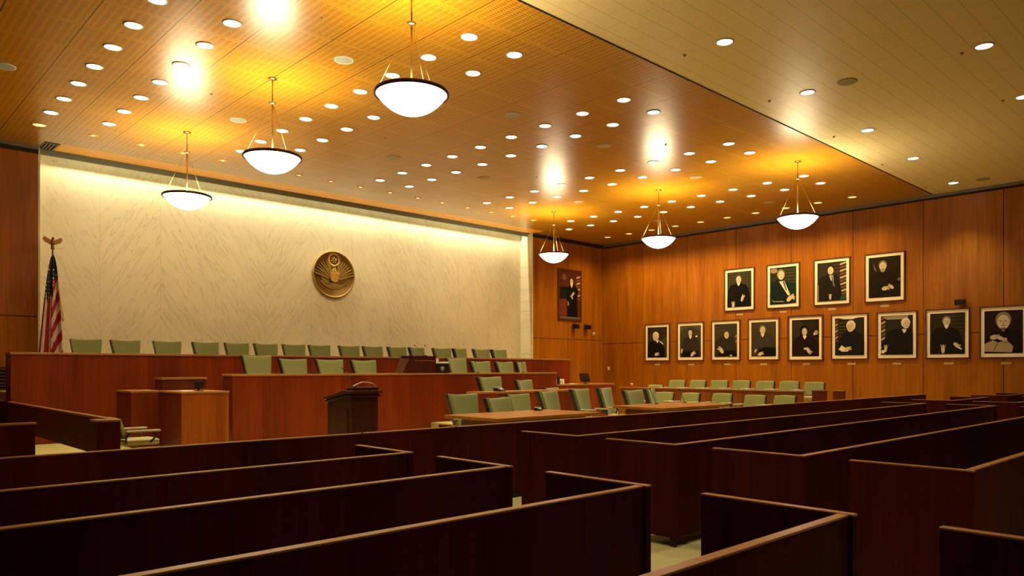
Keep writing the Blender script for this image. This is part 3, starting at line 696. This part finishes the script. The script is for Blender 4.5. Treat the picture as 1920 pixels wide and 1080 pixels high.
mb.ball((0, -.045, .08), (.10, .045, .14)); mb.ball((-.015, -.055, .235), (.048, .04, .055)); mb.prism([(-.055, .25), (-.10, .225), (-.05, .215)], -.075, -.05, 'y')
for k in range(7):
    a = radians(-90 + (k-3)*11); mb.prism([(0, -.20), (.03*cos(a+pi/2)+.27*cos(a), -.12+.27*sin(a)), (-.03*cos(a+pi/2)+.27*cos(a), -.12+.27*sin(a))], -.058, -.034, 'y')
mb.build('eagle', M['bronze'], t, bevel=.004)
mb = MB().prism([(-.135, .06), (.135, .06), (.135, -.12), (.11, -.19), (0, -.235), (-.11, -.19), (-.135, -.12)], -.10, -.05, 'y')
mb.box(-.15, .15, -.112, -.095, .0, .075)
for k in range(5): mb.box(-.118+.05*k, -.095+.05*k, -.107, -.098, -.17, -.01)
mb.build('shield', M['bronze_l'], t, bevel=.004)
mb = MB().lathe([(.185, -.034), (.185, -.055), (.155, -.055), (.155, -.034)], (0, 0, .435), 32, axis='y', cap=False)
for k in range(20):
    a = 2*pi*k/20; mb.prism([(cos(a-.06)*.19, .435+sin(a-.06)*.19), (cos(a)*.235, .435+sin(a)*.235), (cos(a+.06)*.19, .435+sin(a+.06)*.19)], -.05, -.034, 'y')
for k in range(14):
    a = 2*pi*k/13 if k < 13 else 0; rr = .085 if k % 2 else .045
    mb.ball((cos(a)*rr, -.045, .435+sin(a)*rr), .016, n=6, k=5)
mb.build('star_glory', M['bronze_l'], t)
mb = MB().tube([(-.12, -.05, -.22), (-.26, -.05, -.22), (-.40, -.05, -.12)], .012)
for k in range(9):
    q = k/8; x, z = -.18-.24*q, -.235+.11*q*q*1.2
    mb.ball((x-.01, -.05, z+.035), (.02, .014, .034), n=6, k=5).ball((x+.02, -.05, z-.035), (.02, .014, .034), n=6, k=5)
mb.build('olive_branch', M['bronze'], t)
mb = MB()
for k in range(6):
    mb.tube([(.12, -.05, -.22), (.40, -.05, -.09-.045*k)], .007, n=6).prism([(.39, -.075-.045*k), (.45, -.085-.047*k), (.39, -.11-.045*k)], -.06, -.04, 'y')
mb.build('arrows', M['bronze'], t)
mb = MB().prism(ell(0, .02, .52, .46, 20, radians(212), radians(328)) + ell(0, .02, .46, .36, 20, radians(328), radians(212)), -.052, -.034, 'y')
mb.build('scroll', M['bronze'], t, bevel=.004)

# ------------------------------------------------------------------ the flag
t = thing('flag', 'drooping flag of stars and stripes on a pole topped by a golden eagle', 'flag', (3.83, 18.55, 1.02))
MB().lathe([(.17, 0), (.17, .03), (.12, .05), (.04, .09), (.03, .20)], n=24).build('base', M['brass'], t)
MB().tube([(0, 0, .08), (0, 0, 3.08)], .016).build('pole', wood('pole wood', (.10, .03, .01), (.2, .07, .02), .3), t)
e = MB().ball((0, 0, 3.10), (.035, .035, .05)).lathe([(.02, 3.05), (.045, 3.07), (.02, 3.09)], n=14)
e.ball((0, 0, 3.20), (.045, .05, .075)).ball((.0, -.04, 3.285), (.028, .035, .03))
for s in (-1, 1):
    e.prism([(s*.02, 3.24), (s*.16, 3.32), (s*.19, 3.27), (s*.15, 3.20), (s*.05, 3.15)], -.012+.01*s, .012+.01*s, 'y')
e.build('eagle_finial', plain('gilt eagle', (.30, .12, .035), .35, .6), t)
g = G('flag cloth'); uv = g.n.new('ShaderNodeUVMap'); uv.uv_map = 'stripes'; S, Cn, _ = g.xyz(uv.outputs[0])[:3]
par = g.math('GREATER_THAN', g.math('FRACT', S), .5)
col = g.mix(par, (.62, .50, .38), (.33, .012, .010))
vo = g.n.new('ShaderNodeTexVoronoi'); vo.inputs['Scale'].default_value = 12; vo.inputs['Randomness'].default_value = .25; g.L(g.coord(), vo.inputs['Vector'])
star = g.math('LESS_THAN', vo.outputs['Distance'], .33)
can = g.mix(star, (.008, .010, .030), (.70, .64, .55))
g.base(g.mix(g.math('GREATER_THAN', Cn, .5), col, can)).set(Roughness=.8)
nu, nv = 44, 40; V = []; UV = []
for j in range(nv+1):
    b = j/nv
    for i in range(nu+1):
        a = i/nu*2-1
        hw = .012 + .215*min(1, b*1.1)**.58
        x = -.035*b + a*hw - .02*b
        yy = -.03 - .05*sin(a*6.5+b*1.5)*min(1, b*3) - .035*sin(a*14+1.2)*min(1, b*2)
        z = 2.93 - 2.35*b + .04*a*b
        V.append((x, yy, z))
        left = a < -.05
        s_ = (a*1.35+.2) if left else (b*5.2+a*.9)
        cn = 1 if b < (.40 + (.03*sin(a*9)) if a < .05 else .27 - .08*a) else 0
        UV.append((s_+10, cn))
me = bpy.data.meshes.new('cloth'); F = [(j*(nu+1)+i, (j+1)*(nu+1)+i, (j+1)*(nu+1)+i+1, j*(nu+1)+i+1) for j in range(nv) for i in range(nu)]
me.from_pydata(V, [], F); uvl = me.uv_layers.new(name='stripes')
for lp in me.loops: uvl.data[lp.index].uv = UV[lp.vertex_index]
me.materials.append(g.m); me.polygons.foreach_set('use_smooth', [True]*len(F))
o = bpy.data.objects.new('cloth', me); COL.objects.link(o); o.parent = t
sm = o.modifiers.new('thick', 'SOLIDIFY'); sm.thickness = .006
MB().tube([(.10, -.09, 2.20), (.15, -.11, 1.75), (.17, -.12, 1.60)], .010).ball((.17, -.12, 1.55), (.025, .025, .06)).build('tassel', plain('gold cord', (.55, .36, .06), .5), t)

# ------------------------------------------------------------------ portraits
PM = {}
def pc(c):
    if c not in PM: PM[c] = plain('print %d' % len(PM), c, .7, **{'Specular_IOR_Level': .08})
    return PM[c]
SK, SKD, WH, BK, DK = (.62, .54, .38), (.20, .15, .09), (.78, .71, .54), (.006, .005, .004), (.014, .011, .008)
def portrait(name, label, cat, loc, rz, w, h, spec, matw=.085, fr=.035, deep=.04, group=None, bg=(.03, .028, .018)):
    """a framed picture: local x to the viewer's right, z up from the lower edge, facing -y"""
    t = thing(name, label, cat, loc, rz, group)
    f = MB()
    f.box(-w/2, w/2, -deep, 0, 0, fr).box(-w/2, w/2, -deep, 0, h-fr, h).box(-w/2, -w/2+fr, -deep, 0, fr, h-fr).box(w/2-fr, w/2, -deep, 0, fr, h-fr)
    f.build('frame', M['frame'], t, bevel=.004)
    if matw: MB().box(-w/2+fr, w/2-fr, -deep*.45, -.002, fr, h-fr).build('mat', M['mat'], t)
    x0, z0 = -w/2+fr+matw, fr+matw*1.15; pw, ph = w-2*fr-2*matw, h-2*fr-2.2*matw
    mats = []; mb = MB(); lay = [0]
    def put(poly, c):
        if c not in mats: mats.append(c)
        q = []
        for a, b in poly: q.append((x0+pw*min(1, max(0, a)), z0+ph*min(1, max(0, b))))
        mb.flat(q, -deep*.45-.002-.0009*lay[0], mats.index(c)); lay[0] += 1
    put([(0, 0), (1, 0), (1, 1), (0, 1)], bg)
    asp = pw/ph
    for it in spec:
        if it[0] == 'poly': put(it[1], it[2])
        elif it[0] == 'ell': put(ell(it[1], it[2], it[3], it[4]*asp, 18, rot=(it[6] if len(it) > 6 else 0)), it[5])
        elif it[0] == 'head':
            _, cx, cz, r, hair, turn = it
            put(ell(cx, cz+r*.30*asp, r*1.12, r*1.30*asp, 20), hair)
            put(ell(cx+turn*r*.12, cz-r*.08*asp, r*.88, r*1.18*asp, 20), SK)
            for s in (-1, 1): put(ell(cx+turn*r*.25+s*r*.34, cz+r*.10*asp, r*.17, r*.10*asp, 10), SKD)
            put(ell(cx+turn*r*.30, cz-r*.26*asp, r*.09, r*.17*asp, 8), (.30, .24, .15)); put(ell(cx+turn*r*.25, cz-r*.62*asp, r*.30, r*.07*asp, 10), SKD)
        elif it[0] == 'robe':
            _, cx, top, c, sh, base = it
            put([(cx-base, 0), (cx+base, 0), (cx+base*.92, .30), (cx+sh, top-.12), (cx+sh*.72, top-.03), (cx+.06, top+.01), (cx-.06, top+.01), (cx-sh*.72, top-.03), (cx-sh, top-.12), (cx-base*.92, .30)], c)
        elif it[0] == 'collar':
            _, cx, z, c = it; put([(cx-.07, z+.05), (cx+.07, z+.05), (cx+.045, z-.015), (cx, z-.06), (cx-.045, z-.015)], c)
        elif it[0] == 'hand':
            _, cx, cz, r, rot = it
            put(ell(cx, cz, r, r*.68*asp, 12, rot=rot), SK)
            for k in range(4):
                a = rot - .55 + .33*k; put(ell(cx+cos(a)*r*1.15, cz+sin(a)*r*1.0*asp, r*.42, r*.15*asp, 8, rot=a), SK if k % 2 else (.34, .28, .18))
        elif it[0] == 'books':
            _, xa, xb, za, zb, n = it
            for k in range(n):
                z = za+(zb-za)*k/n; put([(xa, z), (xb, z), (xb, z+(zb-za)/n*.55), (xa, z+(zb-za)/n*.55)], (.055, .045, .028))
        elif it[0] == 'flagstripes':
            _, xa, xb, za, zb, n = it
            for k in range(n):
                z = za+(zb-za)*k/n; d = (zb-za)/n
                put([(xa, z), (xb, z+d*.5), (xb, z+d*1.05), (xa+.02, z+d*.6)], (.45, .38, .28) if k % 2 else (.20, .07, .05))
    mb.build('photograph', [pc(c) for c in mats], t)
    return t
OL = (.050, .048, .030)
lower = [
 ('man with white hair bending forward, black robe and cigarette', [('poly', [(.45, 0), (1, 0), (1, .72), (.62, .50)], OL), ('robe', .40, .56, BK, .36, .52), ('head', .43, .68, .14, WH, -1), ('collar', .52, .53, WH), ('poly', [(.62, .52), (.80, .42), (.82, .44), (.66, .55)], WH), ('hand', .47, .11, .10, .2)], (.030, .022, .016)),
 ('seated man, grey picture, two pale hands at the lower sides', [('ell', .5, .5, .6, .6, OL), ('robe', .52, .66, (.030, .026, .020), .36, .50), ('poly', [(.1, 0), (.9, 0), (.85, .2), (.15, .2)], BK), ('head', .50, .77, .105, BK, 0), ('collar', .51, .63, WH), ('hand', .10, .20, .075, 1.4), ('hand', .62, .10, .11, .6), ('poly', [(.76, .62), (.86, .64), (.84, .68), (.76, .66)], WH)], (.085, .078, .050)),
 ('seated man with narrow bald face, blinds behind', [('books', 0, 1, .55, 1, 7), ('robe', .50, .62, (.028, .024, .018), .40, .52), ('poly', [(.1, 0), (1, 0), (.95, .2), (.3, .2)], BK), ('head', .55, .66, .115, (.08, .07, .05), 0), ('hand', .32, .20, .13, 2.4), ('flagstripes', .93, 1, .35, .65, 4), ('ell', .75, .04, .05, .03, SK)], (.050, .046, .034)),
 ('tall seated man in front of leaded glass', [('books', 0, .25, .3, .95, 8), ('robe', .48, .66, (.040, .038, .032), .42, .50), ('poly', [(.25, 0), (1, 0), (1, .25), (.55, .27), (.3, .2)], BK), ('head', .46, .77, .125, (.10, .09, .06), 1), ('hand', .18, .16, .06, 1), ('hand', .38, .07, .10, .3), ('collar', .48, .61, WH)], (.055, .048, .026)),
 ('person with long dark hair, heavier dark frame, flowers behind', [('ell', .2, .75, .3, .3, (.035, .025, .015)), ('robe', .46, .56, (.014, .007, .005), .40, .55), ('ell', .45, .66, .16, .26, BK), ('head', .47, .68, .11, (.016, .010, .007), 0), ('collar', .48, .52, WH), ('hand', .62, .16, .11, -.8), ('ell', .50, .21, .06, .04, SK), ('ell', .90, .64, .07, .08, (.40, .35, .25)), ('ell', .84, .60, .04, .04, WH)], (.022, .014, .008)),
 ('white haired man holding papers, shelves and light cloth behind', [('flagstripes', 0, .10, .35, .95, 7), ('poly', [(.15, 1), (.8, 1), (.6, .96), (.3, .97)], WH), ('books', .15, .45, .5, .92, 5), ('robe', .56, .64, (.012, .010, .014), .34, .50), ('head', .56, .76, .14, WH, -1), ('poly', [(.14, .16), (.24, .27), (.38, .20), (.56, .24), (.46, .10), (.26, .10)], WH), ('hand', .44, .17, .10, .2)], (.026, .024, .016)),
 ('bearded man at the right, flag folds at the left', [('flagstripes', 0, .14, .05, .98, 9), ('poly', [(.05, .98), (.85, .99), (.85, .90), (.2, .90)], (.32, .28, .20)), ('robe', .62, .66, (.010, .010, .008), .42, .62), ('head', .78, .78, .125, WH, 1), ('collar', .74, .60, WH), ('hand', .16, .16, .09, 1.5), ('ell', .08, .08, .06, .06, WH)], (.026, .024, .016)),
 ('grey haired man sitting wide, one hand over his knee', [('books', .55, 1, .45, .98, 6), ('robe', .45, .66, (.012, .010, .005), .38, .52), ('head', .48, .80, .115, (.16, .14, .09), 0), ('collar', .48, .67, WH), ('hand', .38, .12, .105, 1.57), ('hand', .76, .22, .09, -.5), ('poly', [(.78, .22), (.93, .12), (.90, .10), (.74, .17)], SK)], (.034, .024, .012)),
 ('smiling bald man leaning on folded white sleeves, cut by the picture edge', [('robe', .55, .56, (.014, .008, .006), .42, .60), ('poly', [(.40, .42), (.62, .58), (.70, .42)], BK), ('head', .50, .74, .185, (.26, .20, .13), 0), ('collar', .50, .55, (.16, .14, .12)), ('poly', [(0, .05), (.72, .02), (.76, .16), (.60, .30), (.36, .26), (.22, .31), (0, .22)], (.40, .32, .21)), ('poly', [(.26, .06), (.38, .26), (.36, .27), (.24, .08)], (.16, .12, .07)), ('hand', .26, .38, .11, .1), ('hand', .42, .36, .09, 2.8), ('poly', [(.48, .28), (.60, .27), (.60, .36), (.49, .37)], (.46, .38, .26))], (.022, .012, .012)),
]
upper = [
 ('balding man in black robe, greenish shelves behind', [('books', 0, 1, .55, 1, 6), ('robe', .46, .66, BK, .40, .52), ('head', .48, .78, .115, (.10, .09, .06), 0), ('collar', .48, .65, WH), ('hand', .64, .24, .10, 1.1), ('hand', .26, .05, .11, 1.6)], (.030, .036, .022)),
 ('man in dark green jacket and striped tie with folded hands', [('ell', .15, .92, .14, .09, (.30, .20, .16)), ('books', .55, 1, .55, .98, 5), ('poly', [(.55, .1), (1, .1), (1, .55), (.6, .6)], (.006, .030, .018)), ('robe', .36, .64, (.007, .016, .014), .34, .44), ('head', .42, .79, .135, (.22, .17, .11), 1), ('poly', [(.36, .62), (.56, .62), (.78, .24), (.70, .22)], WH), ('poly', [(.49, .61), (.56, .60), (.66, .36), (.62, .36)], (.12, .06, .06)), ('hand', .76, .14, .13, .5), ('hand', .90, .17, .08, 2.0), ('poly', [(.08, .14), (.18, .09), (.50, .09), (.58, .04), (.50, .05), (.14, .06)], (.16, .20, .14))], (.022, .026, .016)),
 ('man in dark suit and pale tie beside a draped flag', [('flagstripes', .78, 1, .12, .98, 10), ('books', .55, .78, .72, .98, 3), ('robe', .42, .68, DK, .34, .44), ('head', .47, .79, .115, (.016, .010, .007), 0), ('poly', [(.42, .66), (.56, .66), (.58, .52), (.48, .52)], (.46, .46, .44)), ('poly', [(.49, .64), (.54, .64), (.62, .38), (.57, .36)], (.14, .15, .18)), ('hand', .46, .10, .075, 1.57), ('poly', [(0, .02), (.06, .02), (.06, .40), (0, .5)], (.20, .17, .11)), ('poly', [(.80, .02), (1, .02), (1, .12), (.82, .10)], (.02, .09, .03))], (.030, .026, .016)),
 ('grey bearded man in robe with clasped hands, dark background', [('robe', .48, .64, (.016, .010, .005), .40, .55), ('head', .45, .77, .12, (.18, .16, .11), 0), ('ell', .45, .67, .075, .06, (.36, .32, .22)), ('hand', .52, .22, .10, .1), ('hand', .72, .25, .085, 2.6), ('poly', [(.16, .84), (.22, .74), (.26, .64), (.20, .70)], (.24, .20, .14)), ('ell', .97, .42, .07, .05, (.15, .13, .06))], (.020, .014, .008)),
]
LY = [16.56, 15.12, 13.70, 12.29, 10.86, 9.48, 8.12, 6.79, 5.45]
for k, (d, sp_, bg) in enumerate(lower):
    heavy = k == 4
    portrait('framed_portrait', 'lower row portrait: ' + d, 'picture', (XR, LY[k], 1.76 if not heavy else 1.72), -pi/2, 1.12 if not heavy else 1.17, 1.40 if not heavy else 1.47, sp_, group='portraits on the right wall', bg=bg, fr=.035 if not heavy else .055)
UY = [13.18, 11.61, 10.02, 8.46]
for k, (d, sp_, bg) in enumerate(upper):
    portrait('framed_portrait', 'upper row portrait: ' + d, 'picture', (XR, UY[k], 3.455), -pi/2, 1.14, 1.46, sp_, group='portraits on the right wall', bg=bg)
pl = ['bald bending man', 'man with two pale hands', 'narrow faced man', 'man before leaded glass', 'long haired person', 'man holding papers', 'bearded man at the flag folds', 'man sitting wide', 'smiling bald man']
for k, y in enumerate(LY):
    o = MB().box(-.12, .12, -.008, .004, 0, .065).build('name_plate', M['plate'], loc=(XR, y-.03*(k % 3), 1.60)); o.rotation_euler = (0, 0, -pi/2)
    tag(o, 'small blank pale plate under the lower portrait of the ' + pl[k], 'plate', 'name plates under the portraits')
pu = ['balding man in robe', 'man in the green jacket', 'man beside the draped flag', 'man with clasped hands']
for k, y in enumerate(UY):
    o = MB().box(-.12, .12, -.008, .004, 0, .065).build('name_plate', M['plate'], loc=(XR, y, 3.30)); o.rotation_euler = (0, 0, -pi/2)
    tag(o, 'small blank pale plate under the upper portrait of the ' + pu[k], 'plate', 'name plates under the portraits')
RB = (.10, .022, .010)
portrait('framed_painting', 'tall dark framed painting of a standing robed figure on the back wall', 'painting', (21.12, YB, 3.30), 0, 1.32, 1.97,
         [('poly', [(0, .35), (.35, .35), (.35, .62), (0, .62)], (.012, .014, .006)), ('poly', [(0, .62), (.4, .62), (.4, .67), (0, .66)], BK), ('poly', [(0, .05), (.42, .05), (.38, .42), (0, .40)], (.16, .035, .014)), ('ell', .22, .87, .10, .10, (.20, .09, .025)),
          ('flagstripes', .80, 1, .40, .92, 8), ('poly', [(.36, .02), (.86, .02), (.84, .42), (.90, .62), (.70, .72), (.50, .72), (.34, .60), (.36, .40)], BK), ('head', .57, .79, .085, (.03, .02, .012), 0), ('collar', .57, .71, WH), ('hand', .62, .52, .07, .7), ('hand', .58, .46, .06, 2.4), ('poly', [(.36, .28), (.44, .28), (.42, .36), (.36, .38)], (.30, .24, .18)),
          ('poly', [(0, 0), (1, 0), (1, .045), (0, .045)], (.14, .10, .10))], matw=0, fr=.075, bg=RB)

# ------------------------------------------------------------------ camera, world, colour
cam = bpy.data.cameras.new('camera'); cam.sensor_width = 36; cam.lens = 1397.3/1920*36; cam.shift_y = (690.3-540)/1920; cam.clip_start = .05; cam.clip_end = 200
co = bpy.data.objects.new('camera', cam); COL.objects.link(co); co.location = (0, 0, 1.5); co.rotation_euler = (pi/2, 0, -.756)
scn.camera = co
w = bpy.data.worlds.new('world'); scn.world = w; w.use_nodes = True; w.node_tree.nodes['Background'].inputs[0].default_value = (0, 0, 0, 1)
scn.view_settings.view_transform = 'Standard'; scn.view_settings.look = 'None'; scn.view_settings.exposure = 1.0; scn.view_settings.gamma = 1; scn.view_settings.use_curve_mapping = False
scn.cycles.max_bounces = 8; scn.cycles.diffuse_bounces = 5; scn.cycles.glossy_bounces = 4; scn.cycles.sample_clamp_indirect = 6
